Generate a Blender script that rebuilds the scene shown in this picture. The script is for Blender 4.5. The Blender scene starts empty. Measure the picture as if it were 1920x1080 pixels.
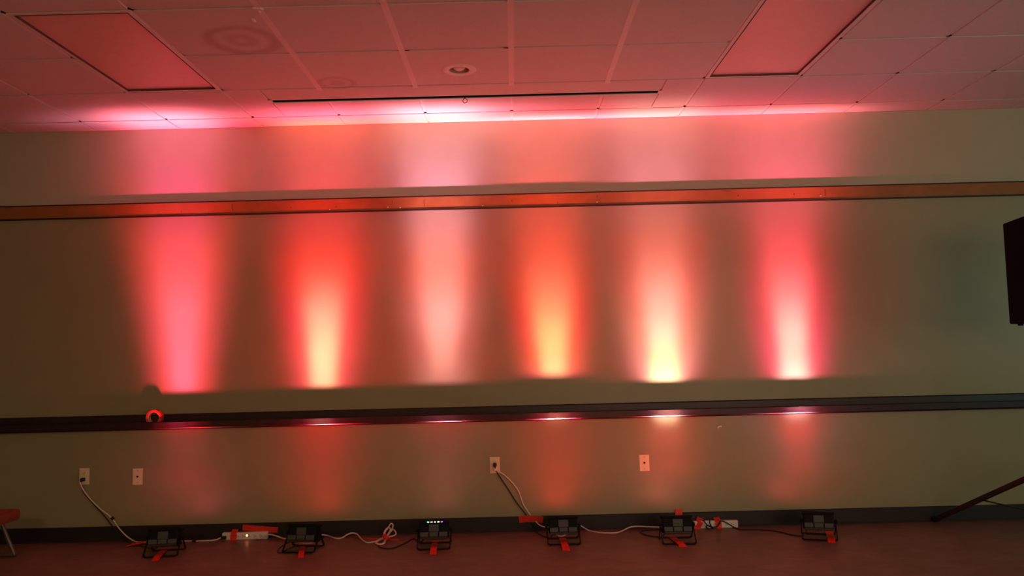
import bpy, bmesh, math, random
from mathutils import Vector, Matrix
random.seed(7)
S = bpy.context.scene
C = S.collection

# ------------------------------------------------------------------ camera
YAW, PITCH, ROLL, FPX = 0.0007, 0.0721, 0.0247, 1509.1
CAM = Vector((-0.0245, -5.835, 1.3134))
fwd = Vector((-math.sin(YAW)*math.cos(PITCH), math.cos(YAW)*math.cos(PITCH), math.sin(PITCH)))
r0 = Vector((math.cos(YAW), math.sin(YAW), 0)); u0 = r0.cross(fwd)
RT = math.cos(ROLL)*r0 - math.sin(ROLL)*u0
UP = math.sin(ROLL)*r0 + math.cos(ROLL)*u0
cd = bpy.data.cameras.new('camera'); cam = bpy.data.objects.new('camera', cd); C.objects.link(cam)
cam.matrix_world = Matrix(((RT.x, UP.x, -fwd.x, CAM.x), (RT.y, UP.y, -fwd.y, CAM.y), (RT.z, UP.z, -fwd.z, CAM.z), (0, 0, 0, 1)))
cd.sensor_fit = 'HORIZONTAL'; cd.sensor_width = 36.0; cd.lens = 36.0*FPX/1920.0
cd.clip_start = 0.02; cd.clip_end = 100
S.camera = cam

# ------------------------------------------------------------------ world, daylight, added fill lights, exposure
w = bpy.data.worlds.new('world'); S.world = w; w.use_nodes = True
bg = w.node_tree.nodes['Background']; bg.inputs[0].default_value = (0.55, 0.65, 0.62, 1); bg.inputs[1].default_value = 0.1
S.view_settings.view_transform = 'Standard'; S.view_settings.look = 'None'
S.view_settings.exposure = 0.0; S.view_settings.gamma = 1.0; S.view_settings.use_curve_mapping = False

XL, XR, YB, H = -5.2, 6.4, -7.8, 2.9715     # room: side walls, wall behind the camera, ceiling height
DAY_COL, DAY_E = (1.0, 0.60, 0.41), 80.0
SIDE_FILL_COL, SIDE_FILL_E = (0.28, 1.0, 0.78), 27  # greenish fill light, added to brighten the right end of the wall
W2Y, W2W = -4.2, 1.8      # added window, put in the right wall to carry the green fill
WARM_FILL_COL, WARM_FILL_E = (1.000, 0.650, 0.312), 61.86  # unseen warm fill light, added behind the camera for the left end
WX, WZ0, WZ1, WW = 2.9, 0.85, 2.45, 4.4      # window in the back wall, behind the camera's right shoulder

def area(name, loc, rot, sx, sy, col, e, spread=180):
    l = bpy.data.lights.new(name, 'AREA'); l.shape = 'RECTANGLE'; l.size = sx; l.size_y = sy; l.color = col; l.energy = e
    l.spread = math.radians(spread)
    o = bpy.data.objects.new(name, l); o.location = loc; o.rotation_euler = rot; C.objects.link(o); return o
area('daylight_through_window', (WX, YB+0.03, (WZ0+WZ1)/2), (math.radians(90), 0, 0), WW-0.1, WZ1-WZ0-0.1, DAY_COL, DAY_E)
area('side_green_fill', (XR-0.03, W2Y, (WZ0+WZ1)/2), (0, math.radians(90), 0), WZ1-WZ0-0.1, W2W-0.1, SIDE_FILL_COL, SIDE_FILL_E)
area('unseen_warm_fill', (-2.6, YB+0.5, 2.90), (0, 0, 0), 1.2, 0.6, WARM_FILL_COL, WARM_FILL_E)

# ------------------------------------------------------------------ pixel -> point on a real plane of the room (photo frame 1920x1080)
def ray(px, py):
    return (fwd + RT*((px-960)/FPX) + UP*((540-py)/FPX))
def on_y(px, py, y=0.0):
    d = ray(px, py); return CAM + d*((y-CAM.y)/d.y)
def on_z(px, py, z=0.0):
    d = ray(px, py); return CAM + d*((z-CAM.z)/d.z)

# ------------------------------------------------------------------ materials
def mat(name, col, rough=0.6, spec=0.5, metal=0.0, var=0.0, scale=30, bump=0.0, bscale=200, emit=None, es=0, coat=0):
    m = bpy.data.materials.new(name); m.use_nodes = True; nt = m.node_tree; b = nt.nodes['Principled BSDF']
    b.inputs['Base Color'].default_value = (*col, 1); b.inputs['Roughness'].default_value = rough
    b.inputs['Specular IOR Level'].default_value = spec; b.inputs['Metallic'].default_value = metal
    b.inputs['Coat Weight'].default_value = coat
    tc = nt.nodes.new('ShaderNodeTexCoord')
    n = nt.nodes.new('ShaderNodeTexNoise'); n.inputs['Scale'].default_value = scale; n.inputs['Detail'].default_value = 5
    nt.links.new(tc.outputs['Object'], n.inputs['Vector'])
    r = nt.nodes.new('ShaderNodeValToRGB'); r.color_ramp.elements[0].position = 0.3; r.color_ramp.elements[1].position = 0.7
    v = max(var, 0.03)
    r.color_ramp.elements[0].color = tuple(c*(1-v) for c in col)+(1,); r.color_ramp.elements[1].color = tuple(min(1, c*(1+v)) for c in col)+(1,)
    nt.links.new(n.outputs['Fac'], r.inputs['Fac']); nt.links.new(r.outputs['Color'], b.inputs['Base Color'])
    if bump:
        n2 = nt.nodes.new('ShaderNodeTexNoise'); n2.inputs['Scale'].default_value = bscale; n2.inputs['Detail'].default_value = 3
        nt.links.new(tc.outputs['Object'], n2.inputs['Vector'])
        bp = nt.nodes.new('ShaderNodeBump'); bp.inputs['Strength'].default_value = bump; bp.inputs['Distance'].default_value = 0.002
        nt.links.new(n2.outputs['Fac'], bp.inputs['Height']); nt.links.new(bp.outputs['Normal'], b.inputs['Normal'])
    if emit:
        b.inputs['Emission Color'].default_value = (*emit, 1); b.inputs['Emission Strength'].default_value = es
    return m

M = {}
M['wall_low'] = mat('sage_green_semigloss_paint', (0.30, 0.29, 0.17), 0.38, 0.5, var=0.03, scale=6, bump=0.12, bscale=90)
M['wall_up'] = mat('pale_green_matt_paint', (0.47, 0.47, 0.35), 0.7, 0.3, var=0.02, scale=6, bump=0.1, bscale=90)
M['tile'] = mat('mineral_fibre_ceiling_tile', (0.62, 0.60, 0.58), 0.9, 0.2, var=0.03, scale=60, bump=0.35, bscale=260)
M['tbar'] = mat('white_painted_grid_metal', (0.70, 0.66, 0.64), 0.45, 0.4, var=0.01)
M['vinyl'] = mat('black_vinyl_base', (0.018, 0.012, 0.013), 0.5, 0.4)
M['rail'] = mat('dark_espresso_wood', (0.026, 0.011, 0.012), 0.36, 0.4, var=0.25, scale=20)
M['strip'] = mat('dark_strip', (0.02, 0.01, 0.008), 0.5, 0.4)
M['amber'] = mat('varnished_amber_wood', (0.30, 0.125, 0.035), 0.42, 0.35, var=0.12, scale=9)
M['ivory'] = mat('ivory_plastic', (0.80, 0.72, 0.52), 0.35, 0.5, var=0.01)
M['white'] = mat('white_plastic', (0.78, 0.72, 0.66), 0.4, 0.5, var=0.01)
M['whitecord'] = mat('white_cord', (0.75, 0.62, 0.54), 0.5, 0.4, var=0.02)
M['blackcord'] = mat('black_cord', (0.016, 0.013, 0.013), 0.5, 0.4)
M['black'] = mat('black_powder_coat', (0.008, 0.007, 0.008), 0.6, 0.12, bump=0.1, bscale=300)
M['panel'] = mat('grey_housing_panel', (0.052, 0.060, 0.063), 0.5, 0.4)
M['tape'] = mat('red_gaffer_tape', (0.72, 0.035, 0.02), 0.5, 0.4, var=0.12, scale=40, bump=0.2, bscale=150)
M['core'] = mat('tape_core_cardboard', (0.55, 0.40, 0.30), 0.8, 0.2)
M['spk'] = mat('black_speaker_cabinet', (0.008, 0.006, 0.007), 0.9, 0.03, bump=0.3, bscale=350)
M['grille'] = mat('speaker_grille', (0.01, 0.008, 0.009), 0.6, 0.4, bump=0.8, bscale=500)
M['steel'] = mat('black_tube_steel', (0.026, 0.017, 0.020), 0.5, 0.3)
M['seat'] = mat('rust_orange_vinyl', (0.24, 0.055, 0.028), 0.6, 0.3, var=0.1, scale=25)
M['chairleg'] = mat('grey_brown_tube', (0.16, 0.11, 0.10), 0.4, 0.5, metal=0.4)
M['lensoff'] = mat('acrylic_lamp_lens', (0.80, 0.50, 0.46), 0.30, 0.9, bump=0.5, bscale=140)  # red glow reflected from the wall is put into the base colour
M['gasket'] = mat('brown_edge_shade', (0.13, 0.07, 0.06), 0.7, 0.2)  # brown strip standing in for the shadow line around the lens
M['dark'] = mat('dark_cavity', (0.03, 0.015, 0.012), 0.8, 0.2)
M['chip'] = mat('bare_plaster_chip', (0.85, 0.82, 0.75), 0.8, 0.2)

# floor: brown-red sheet flooring with cloudy mottling
def floor_mat():
    m = bpy.data.materials.new('mottled_brown_vinyl_floor'); m.use_nodes = True; nt = m.node_tree; b = nt.nodes['Principled BSDF']
    tc = nt.nodes.new('ShaderNodeTexCoord'); mp = nt.nodes.new('ShaderNodeMapping'); mp.inputs['Scale'].default_value = (1, 1.6, 1)
    nt.links.new(tc.outputs['Object'], mp.inputs['Vector'])
    n = nt.nodes.new('ShaderNodeTexNoise'); n.inputs['Scale'].default_value = 5.5; n.inputs['Detail'].default_value = 9; n.inputs['Roughness'].default_value = 0.65; n.inputs['Distortion'].default_value = 0.8
    nt.links.new(mp.outputs['Vector'], n.inputs['Vector'])
    r = nt.nodes.new('ShaderNodeValToRGB'); e = r.color_ramp.elements
    e[0].position = 0.30; e[0].color = (0.115, 0.058, 0.040, 1); e[1].position = 0.72; e[1].color = (0.24, 0.128, 0.092, 1)
    k = e.new(0.5); k.color = (0.165, 0.086, 0.061, 1)
    nt.links.new(n.outputs['Fac'], r.inputs['Fac']); nt.links.new(r.outputs['Color'], b.inputs['Base Color'])
    b.inputs['Roughness'].default_value = 0.42; b.inputs['Specular IOR Level'].default_value = 0.5
    bp = nt.nodes.new('ShaderNodeBump'); bp.inputs['Strength'].default_value = 0.15; bp.inputs['Distance'].default_value = 0.002
    nt.links.new(n.outputs['Fac'], bp.inputs['Height']); nt.links.new(bp.outputs['Normal'], b.inputs['Normal'])
    return m
M['floor'] = floor_mat()

# water-stained tile: two irregular rings around given spots
def stained_tile():
    m = M['tile'].copy(); m.name = 'ceiling_tile_with_water_rings'; nt = m.node_tree; b = nt.nodes['Principled BSDF']
    src = b.inputs['Base Color'].links[0].from_socket
    geo = nt.nodes.new('ShaderNodeNewGeometry')
    nz = nt.nodes.new('ShaderNodeTexNoise'); nz.inputs['Scale'].default_value = 4.5; nz.inputs['Detail'].default_value = 4
    nt.links.new(geo.outputs['Position'], nz.inputs['Vector'])
    prev = src
    c1 = on_z(452, 76, H); c2 = on_z(634, 156, H)
    for c, rad, wd, amt in ((c1, 0.175, 0.06, 0.40), (c1, 0.06, 0.055, 0.30), (c2, 0.10, 0.035, 0.30), (c2, 0.02, 0.05, 0.25)):
        sub = nt.nodes.new('ShaderNodeVectorMath'); sub.operation = 'DISTANCE'; sub.inputs[1].default_value = c
        nt.links.new(geo.outputs['Position'], sub.inputs[0])
        ad = nt.nodes.new('ShaderNodeMath'); ad.operation = 'MULTIPLY_ADD'; ad.inputs[1].default_value = 0.09; ad.inputs[2].default_value = -0.045-rad
        nt.links.new(nz.outputs['Fac'], ad.inputs[0])
        s2 = nt.nodes.new('ShaderNodeMath'); s2.operation = 'ADD'; nt.links.new(sub.outputs['Value'], s2.inputs[0]); nt.links.new(ad.outputs[0], s2.inputs[1])
        ab = nt.nodes.new('ShaderNodeMath'); ab.operation = 'ABSOLUTE'; nt.links.new(s2.outputs[0], ab.inputs[0])
        mr = nt.nodes.new('ShaderNodeMapRange'); mr.interpolation_type = 'SMOOTHSTEP'; mr.inputs['From Min'].default_value = 0; mr.inputs['From Max'].default_value = wd
        mr.inputs['To Min'].default_value = amt; mr.inputs['To Max'].default_value = 0.0
        nt.links.new(ab.outputs[0], mr.inputs['Value'])
        mx = nt.nodes.new('ShaderNodeMix'); mx.data_type = 'RGBA'; mx.inputs['B'].default_value = (0.30, 0.14, 0.09, 1)
        nt.links.new(mr.outputs['Result'], mx.inputs['Factor']); nt.links.new(prev, mx.inputs['A']); prev = mx.outputs['Result']
    nt.links.new(prev, b.inputs['Base Color'])
    return m
M['tile'] = stained_tile()

# ------------------------------------------------------------------ mesh helpers
def box(bm, c, s, bev=0.0, rot=None):
    t = bmesh.new(); bmesh.ops.create_cube(t, size=1.0)
    for v in t.verts: v.co = Vector((v.co.x*s[0], v.co.y*s[1], v.co.z*s[2]))
    if bev: bmesh.ops.bevel(t, geom=t.edges[:], offset=bev, segments=2, profile=0.6, affect='EDGES')
    mx = Matrix.Translation(c) @ (rot.to_4x4() if rot else Matrix())
    bmesh.ops.transform(t, matrix=mx, verts=t.verts)
    join(bm, t)
def join(bm, t):
    me = bpy.data.meshes.new('tmp'); t.to_mesh(me); t.free(); bm.from_mesh(me); bpy.data.meshes.remove(me)
def spline(pts, n=8):
    pts = [Vector(p) for p in pts]; out = []
    if len(pts) < 3: return pts
    P = [2*pts[0]-pts[1]] + pts + [2*pts[-1]-pts[-2]]
    for i in range(1, len(P)-2):
        a, b, c, d = P[i-1:i+3]
        for k in range(n):
            t = k/n
            out.append(0.5*((2*b)+(c-a)*t+(2*a-5*b+4*c-d)*t*t+(3*b-a-3*c+d)*t**3))
    out.append(pts[-1]); return out
def tube(bm, pts, r, seg=8, smooth=0, closed=False):
    if smooth: pts = spline(pts, smooth)
    pts = [Vector(p) for p in pts]; rings = []
    nrm = None
    for i, p in enumerate(pts):
        if closed: d = pts[(i+1) % len(pts)]-pts[i-1]
        else: d = pts[min(i+1, len(pts)-1)]-pts[max(i-1, 0)]
        if d.length < 1e-9: d = Vector((0, 0, 1))
        d.normalize()
        if nrm is None:
            nrm = d.orthogonal().normalized()
        nrm = (nrm - d*nrm.dot(d))
        nrm = nrm.normalized() if nrm.length > 1e-6 else d.orthogonal().normalized()
        b = d.cross(nrm)
        rr = r[i] if isinstance(r, (list, tuple)) else r
        rings.append([bm.verts.new(p+(nrm*math.cos(2*math.pi*k/seg)+b*math.sin(2*math.pi*k/seg))*rr) for k in range(seg)])
    n = len(rings)
    for i in range(n if closed else n-1):
        A, B = rings[i], rings[(i+1) % n]
        for k in range(seg):
            bm.faces.new((A[k], A[(k+1) % seg], B[(k+1) % seg], B[k]))
    if not closed:
        bm.faces.new(rings[0][::-1]); bm.faces.new(rings[-1])
def lathe(bm, prof, c, seg=32, mx=None):          # prof: list of (r, z); around local z
    t = bmesh.new(); rings = []
    for r, z in prof:
        if r < 1e-6: rings.append([t.verts.new((0, 0, z))])
        else: rings.append([t.verts.new((r*math.cos(2*math.pi*k/seg), r*math.sin(2*math.pi*k/seg), z)) for k in range(seg)])
    for A, B in zip(rings, rings[1:]):
        for k in range(seg):
            a, a2 = A[k % len(A)], A[(k+1) % len(A)]; b, b2 = B[k % len(B)], B[(k+1) % len(B)]
            f = []
            for v in (a, a2, b2, b):
                if v not in f: f.append(v)
            if len(f) > 2: t.faces.new(f)
    bmesh.ops.transform(t, matrix=Matrix.Translation(c) @ (mx if mx else Matrix()), verts=t.verts); join(bm, t)
def prism(bm, prof, axis_pts, ):                  # prof [(y,z)] extruded along x between axis_pts=(x0,x1)
    x0, x1 = axis_pts
    A = [bm.verts.new((x0, y, z)) for y, z in prof]; B = [bm.verts.new((x1, y, z)) for y, z in prof]
    n = len(prof)
    for k in range(n): bm.faces.new((A[k], A[(k+1) % n], B[(k+1) % n], B[k]))
    bm.faces.new(A[::-1]); bm.faces.new(B)
def obj(name, bm, m, parent=None, smooth=False):
    bmesh.ops.recalc_face_normals(bm, faces=bm.faces)
    me = bpy.data.meshes.new(name); bm.to_mesh(me); bm.free(); me.materials.append(m)
    if smooth:
        me.polygons.foreach_set('use_smooth', [True]*len(me.polygons))
        me.set_sharp_from_angle(angle=math.radians(38))
    o = bpy.data.objects.new(name, me); C.objects.link(o)
    if parent: o.parent = parent
    return o
def tag(o, label=None, cat=None, group=None, kind=None):
    if label: o['label'] = label
    if cat: o['category'] = cat
    if group: o['group'] = group
    if kind: o['kind'] = kind
    return o
def struct(name, bm, m, smooth=False): return tag(obj(name, bm, m, smooth=smooth), kind='structure')
def thing(name, loc, label, cat, group=None, rz=0):
    o = bpy.data.objects.new(name, None); C.objects.link(o); o.location = loc; o.rotation_euler = (0, 0, rz); o.empty_display_size = 0.05
    return tag(o, label, cat, group)
def recenter(o):
    """move a mesh object's origin to the bottom centre of its mesh"""
    vs = o.data.vertices
    lo = Vector((min(v.co[k] for v in vs) for k in range(3))); hi = Vector((max(v.co[k] for v in vs) for k in range(3)))
    c = Vector(((lo.x+hi.x)/2, (lo.y+hi.y)/2, lo.z))
    for v in vs: v.co -= c
    o.location = c; return o

# ------------------------------------------------------------------ room shell
b = bmesh.new(); box(b, ((XL+XR)/2, YB/2, -0.05), (XR-XL+0.4, -YB+0.4, 0.1)); struct('floor', b, M['floor'])
ZS = 2.385   # the paint changes behind the amber board
b = bmesh.new(); box(b, ((XL+XR)/2, 0.1, ZS/2), (XR-XL+0.4, 0.2, ZS)); wf = struct('wall_front', b, M['wall_low'])
b = bmesh.new(); box(b, ((XL+XR)/2, 0.1, (ZS+H+0.3)/2), (XR-XL+0.4, 0.2, H+0.3-ZS)); struct('wall_front_upper', b, M['wall_up']).name = 'wall_front'
b = bmesh.new(); box(b, (XL-0.1, YB/2, (H+0.3)/2), (0.2, -YB, H+0.3)); struct('wall_left', b, M['wall_low'])
b = bmesh.new(); y0, y1 = W2Y-W2W/2, W2Y+W2W/2
box(b, (XR+0.1, (YB+y0)/2, (H+0.3)/2), (0.2, y0-YB, H+0.3)); box(b, (XR+0.1, y1/2, (H+0.3)/2), (0.2, -y1, H+0.3))
box(b, (XR+0.1, W2Y, WZ0/2), (0.2, W2W, WZ0)); box(b, (XR+0.1, W2Y, (WZ1+H+0.3)/2), (0.2, W2W, H+0.3-WZ1))
struct('wall_right', b, M['wall_low'])
b = bmesh.new(); x0, x1 = WX-WW/2, WX+WW/2; yc = YB-0.1
box(b, ((XL-0.2+x0)/2, yc, (H+0.3)/2), (x0-XL+0.2, 0.2, H+0.3)); box(b, ((XR+0.2+x1)/2, yc, (H+0.3)/2), (XR+0.2-x1, 0.2, H+0.3))
box(b, (WX, yc, WZ0/2), (WW, 0.2, WZ0)); box(b, (WX, yc, (WZ1+H+0.3)/2), (WW, 0.2, H+0.3-WZ1))
struct('wall_back', b, M['wall_low'])
b = bmesh.new()
for xx in (x0+0.025, WX, x1-0.025): box(b, (xx, yc, (WZ0+WZ1)/2), (0.05, 0.06, WZ1-WZ0))
for zz in (WZ0+0.025, WZ1-0.025): box(b, (WX, yc, zz), (WW, 0.062, 0.05))
win = struct('window_1', b, M['white'])
g = bpy.data.materials.new('window_glass'); g.use_nodes = True
g.node_tree.nodes['Principled BSDF'].inputs['Transmission Weight'].default_value = 1; g.node_tree.nodes['Principled BSDF'].inputs['Roughness'].default_value = 0.0
b = bmesh.new(); box(b, (WX, yc-0.01, (WZ0+WZ1)/2), (WW-0.1, 0.006, WZ1-WZ0-0.1)); obj('window_glass', b, g, win)
b = bmesh.new()
for yy in (y0+0.025, W2Y, y1-0.025): box(b, (XR+0.1, yy, (WZ0+WZ1)/2), (0.06, 0.05, WZ1-WZ0))
for zz in (WZ0+0.025, WZ1-0.025): box(b, (XR+0.1, W2Y, zz), (0.062, W2W, 0.05))
fill_win = struct('added_fill_window', b, M['white'])  # window frame added around the side fill light
b = bmesh.new(); box(b, (XR+0.11, W2Y, (WZ0+WZ1)/2), (0.006, W2W-0.1, WZ1-WZ0-0.1)); obj('window_glass', b, g, fill_win)
# vinyl base along the front wall, with a small toe
b = bmesh.new(); prism(b, [(0, 0), (-0.018, 0), (-0.010, 0.012), (-0.008, 0.098), (-0.004, 0.104), (0, 0.104)], (XL, XR)); struct('baseboard_front', b, M['vinyl'])
# dark chair rail: back board above, deep tray-like ledge below
b = bmesh.new()
prism(b, [(0, 0.778), (-0.020, 0.778), (-0.030, 0.786), (-0.082, 0.790), (-0.086, 0.796), (-0.086, 0.836), (-0.083, 0.841), (-0.077, 0.841), (-0.074, 0.836), (-0.074, 0.812), (-0.022, 0.812), (-0.020, 0.880), (-0.016, 0.888), (0, 0.888)], (XL, XR))
struct('trim_1', b, M['rail'])
# amber board high on the wall, with dark edge strips
b = bmesh.new(); box(b, ((XL+XR)/2, -0.0045, 2.374), (XR-XL, 0.009, 0.090), 0.001); t2 = struct('trim_2', b, M['amber'])
b = bmesh.new()
box(b, ((XL+XR)/2, -0.0052, 2.4225), (XR-XL, 0.0104, 0.009)); box(b, ((XL+XR)/2, -0.0055, 2.3240), (XR-XL, 0.011, 0.011))
obj('edge_strip', b, M['strip'], t2)
b = bmesh.new()
for px, ln in ((436, 0.05), (795, 0.055), (735, 0.02), (1548, 0.05), (1120, 0.012)):
    p = on_y(px, 372, -0.014); box(b, (p.x, -0.0092, 2.392-ln*0.3), (0.003, 0.002, ln))
for px in (630, 905, 960, 1045, 1385, 545, 340, 1490): 
    p = on_y(px, 378, -0.014); box(b, (p.x, -0.0092, 2.368+0.02*random.uniform(-1, 1)), (0.006, 0.002, 0.006))
obj('nail_mark', b, M['strip'], t2)
b = bmesh.new()
for px in (618, 727, 750, 905, 1120, 1540):
    p = on_y(px, 378, -0.014); box(b, (p.x, -0.0093, 2.350+0.008*random.uniform(-1, 1)), (0.009, 0.002, 0.005))
obj('paint_fleck', b, M['chip'], t2)

# ------------------------------------------------------------------ suspended ceiling: tegular tiles below a grid
T, E0 = 0.61, 0.2395
GAP, DROP = 0.019, 0.006
def row_y(j): return 0.0 if j == 0 else -E0-T*(j-1)
b = bmesh.new(); box(b, ((XL+XR)/2, YB/2, H+DROP+0.15), (XR-XL+0.4, -YB+0.4, 0.05)); struct('ceiling', b, M['dark'])
holes = {(-4, 2): 1, (-4, 3): 1, (2, 2): 1, (2, 3): 1}
SX0 = on_z(506, 188, H).x; SX1 = on_z(1238, 170, H).x; SYc = on_z(872, 181, H).y
SLOT = 0.042
def tile(bm, x0, x1, ya, yb):
    # face at H, small bevelled drop edge
    c = ((x0+x1)/2, (ya+yb)/2, H+DROP/2+0.004); box(bm, c, (x1-x0, abs(ya-yb), DROP+0.008), 0.0025)
dl = on_z(861, 131, H)                       # downlight centre
bt = bmesh.new(); bg_ = bmesh.new()
for j in range(0, 17):
    ya, yb = row_y(j), row_y(j+1)
    for i in range(-9, 11):
        x0, x1 = i*T, (i+1)*T
        if x1 < XL or x0 > XR or ya < YB: continue
        if (i, j) in holes: continue
        a = x0+GAP/2; c_ = x1-GAP/2; y_a = ya-(GAP/2 if j else 0.012); y_b = yb+GAP/2
        if j == 1 and x1 > SX0 and x0 < SX1:
            # wall side of the slot: separate tiles; room side: one long filler panel (built below)
            xa = max(a, SX0); xb = min(c_, SX1)
            if xb > xa: tile(bt, xa, xb, y_a, SYc+SLOT)
            if x0 < SX0: tile(bt, a, SX0-0.004, y_a, y_b)
            if x1 > SX1: tile(bt, SX1+0.004, c_, y_a, y_b)
            continue
        if x0 < dl.x < x1 and yb < dl.y < ya:
            # tile with a round hole for the downlight
            N = 48; R = 0.066; ring = []; sq = []
            for k in range(N):
                an = 2*math.pi*k/N; cx, sy = math.cos(an), math.sin(an)
                ring.append((dl.x+R*cx, dl.y+R*sy))
                tx = ((c_ if cx > 0 else a)-dl.x)/cx if abs(cx) > 1e-6 else 1e9
                ty = ((y_a if sy > 0 else y_b)-dl.y)/sy if abs(sy) > 1e-6 else 1e9
                t_ = min(tx, ty); sq.append((dl.x+t_*cx, dl.y+t_*sy))
            V1 = [bt.verts.new((x, y, H)) for x, y in ring]; V2 = [bt.verts.new((x, y, H)) for x, y in sq]; V3 = [bt.verts.new((x, y, H+DROP)) for x, y in sq]
            for k in range(N):
                q = (k+1) % N; bt.faces.new((V1[k], V1[q], V2[q], V2[k])); bt.faces.new((V2[k], V2[q], V3[q], V3[k]))
            for (x, y) in ((a, y_a), (a, y_b), (c_, y_a), (c_, y_b)):
                # close the four corners the fan leaves open
                ds = sorted(range(N), key=lambda k: (sq[k][0]-x)**2+(sq[k][1]-y)**2)[:2]
                if abs(ds[0]-ds[1]) in (1, N-1):
                    w0 = bt.verts.new((x, y, H)); bt.faces.new((V2[ds[0]], V2[ds[1]], w0))
            continue
        tile(bt, a, c_, y_a, y_b)
tile(bt, SX0, SX1, SYc-SLOT, row_y(2)+GAP/2)
ce = struct('ceiling', bt, M['tile'])
# grid metal: runners toward the wall and cross tees; openings left for the fixtures
def skip_box(bm, x0, x1, ya, yb, z0, z1):
    box(bm, ((x0+x1)/2, (ya+yb)/2, (z0+z1)/2), (x1-x0, abs(ya-yb), z1-z0))
z0, z1 = H+DROP, H+DROP+0.004
for i in range(-8, 11):
    x = i*T
    if SX0 < x < SX1:
        skip_box(bg_, x-0.016, x+0.016, 0, SYc+SLOT, z0, z1)
        skip_box(bg_, x-0.016, x+0.016, row_y(2)+0.05, YB, z0-0.0065, z1)
        b3 = None
    else:
        skip_box(bg_, x-0.016, x+0.016, 0, YB, z0, z1)
for j in range(1, 18):
    y = row_y(j)
    if y < YB: break
    segs = [(XL, XR)]
    if j == 3: segs = [(XL, -4*T), (-3*T, 2*T), (3*T, XR)]
    for s0, s1 in segs: skip_box(bg_, s0, s1, y-0.016, y+0.016, z0, z1)
# wall angle
box(bg_, ((XL+XR)/2, -0.010, H+0.003), (XR-XL, 0.020, 0.002)); box(bg_, ((XL+XR)/2, -0.001, H+0.010), (XR-XL, 0.002, 0.016))
struct('trim_3', bg_, M['tbar'])

# ------------------------------------------------------------------ ceiling fittings
def troffer(i, label):
    x0, x1 = i*T, (i+1)*T; ya, yb = row_y(2), row_y(4)
    cx, cy = (x0+x1)/2, (ya+yb)/2
    t = thing('ceiling_light', (cx, cy, H), label, 'ceiling light', 'switched-off lay-in ceiling light panels')
    L, Wd = abs(ya-yb)-0.01, T-0.01; fw = 0.022
    b = bmesh.new()
    for s in (-1, 1):
        box(b, (s*(Wd/2-fw/2), 0, 0.004), (fw, L, 0.008), 0.0015); box(b, (0, s*(L/2-fw/2), 0.004), (Wd-2*fw, fw, 0.008), 0.0015)
    obj('frame', b, M['tbar'], t)
    b = bmesh.new(); box(b, (0, 0, 0.0125), (Wd-2*fw-0.004, L-2*fw-0.004, 0.003)); obj('lens', b, M['lensoff'], t)
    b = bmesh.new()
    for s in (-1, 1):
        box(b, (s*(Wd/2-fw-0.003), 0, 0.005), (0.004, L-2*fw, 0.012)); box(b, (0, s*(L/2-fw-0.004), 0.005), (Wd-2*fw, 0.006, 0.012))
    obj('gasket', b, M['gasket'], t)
    b = bmesh.new(); box(b, (0, 0, 0.060), (Wd-0.03, L-0.03, 0.08), 0.006); obj('housing', b, M['dark'], t)
troffer(-4, 'unlit ceiling light panel with painted-in red reflection at the left beside the stained tile')
troffer(2, 'unlit ceiling light panel with painted-in pinkish reflection at the right running out of the top edge')

t = thing('slot_diffuser', ((SX0+SX1)/2, SYc, H), 'long narrow black-slotted air diffuser in the ceiling near the wall', 'air vent')
L = SX1-SX0
b = bmesh.new()
for s in (-1, 1):
    box(b, (0, s*(SLOT-0.006), 0.0), (L+0.02, 0.012, 0.006), 0.001)
    box(b, (s*(L/2), 0, 0.0), (0.022, 2*SLOT, 0.006), 0.001)
obj('frame', b, M['tbar'], t)
b = bmesh.new(); box(b, (0, 0, 0.050), (L, 2*SLOT-0.02, 0.004)); box(b, (0, SLOT-0.0125, 0.027), (L, 0.002, 0.046)); box(b, (0, -SLOT+0.0125, 0.027), (L, 0.002, 0.046)); box(b, (0, 0.0, 0.016), (L-0.02, 0.003, 0.024)); obj('slot_vane', b, M['dark'], t)
# small ring hooked into the slot
hk = on_z(872, 182, H)
b = bmesh.new()
R = 0.0145
tube(b, [Vector((R*math.cos(a*math.pi/12), 0, -0.030+R*math.sin(a*math.pi/12))) for a in range(24)], 0.0022, 6, closed=True)
tube(b, [(0, 0, -0.0155), (0, 0, -0.004), (0.0, 0.0, 0.012)], 0.0028, 6)
o = obj('hanging_ring', b, M['dark'], smooth=True); o.location = (hk.x, SYc-0.004, H); tag(o, 'tiny dark metal ring hanging from the black ceiling slot', 'ring hook')

t = thing('downlight', (dl.x, dl.y, H), 'small round recessed downlight with pale trim ring in a ceiling tile', 'ceiling light')
b = bmesh.new(); lathe(b, [(0.060, 0.004), (0.060, -0.003), (0.068, -0.0055), (0.098, -0.004), (0.104, 0.0), (0.098, 0.001), (0.068, 0.001)], (0, 0, 0), 48); obj('trim_ring', b, M['tbar'], t, True)
b = bmesh.new(); lathe(b, [(0.060, 0.0), (0.060, 0.05), (0.055, 0.075)], (0, 0, 0), 48); obj('baffle', b, M['core'], t, True)
b = bmesh.new(); lathe(b, [(0.0, -0.004), (0.018, -0.002), (0.034, 0.007), (0.042, 0.022), (0.044, 0.06)], (0, 0, 0), 32); obj('bulb', b, M['white'], t, True)

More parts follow.
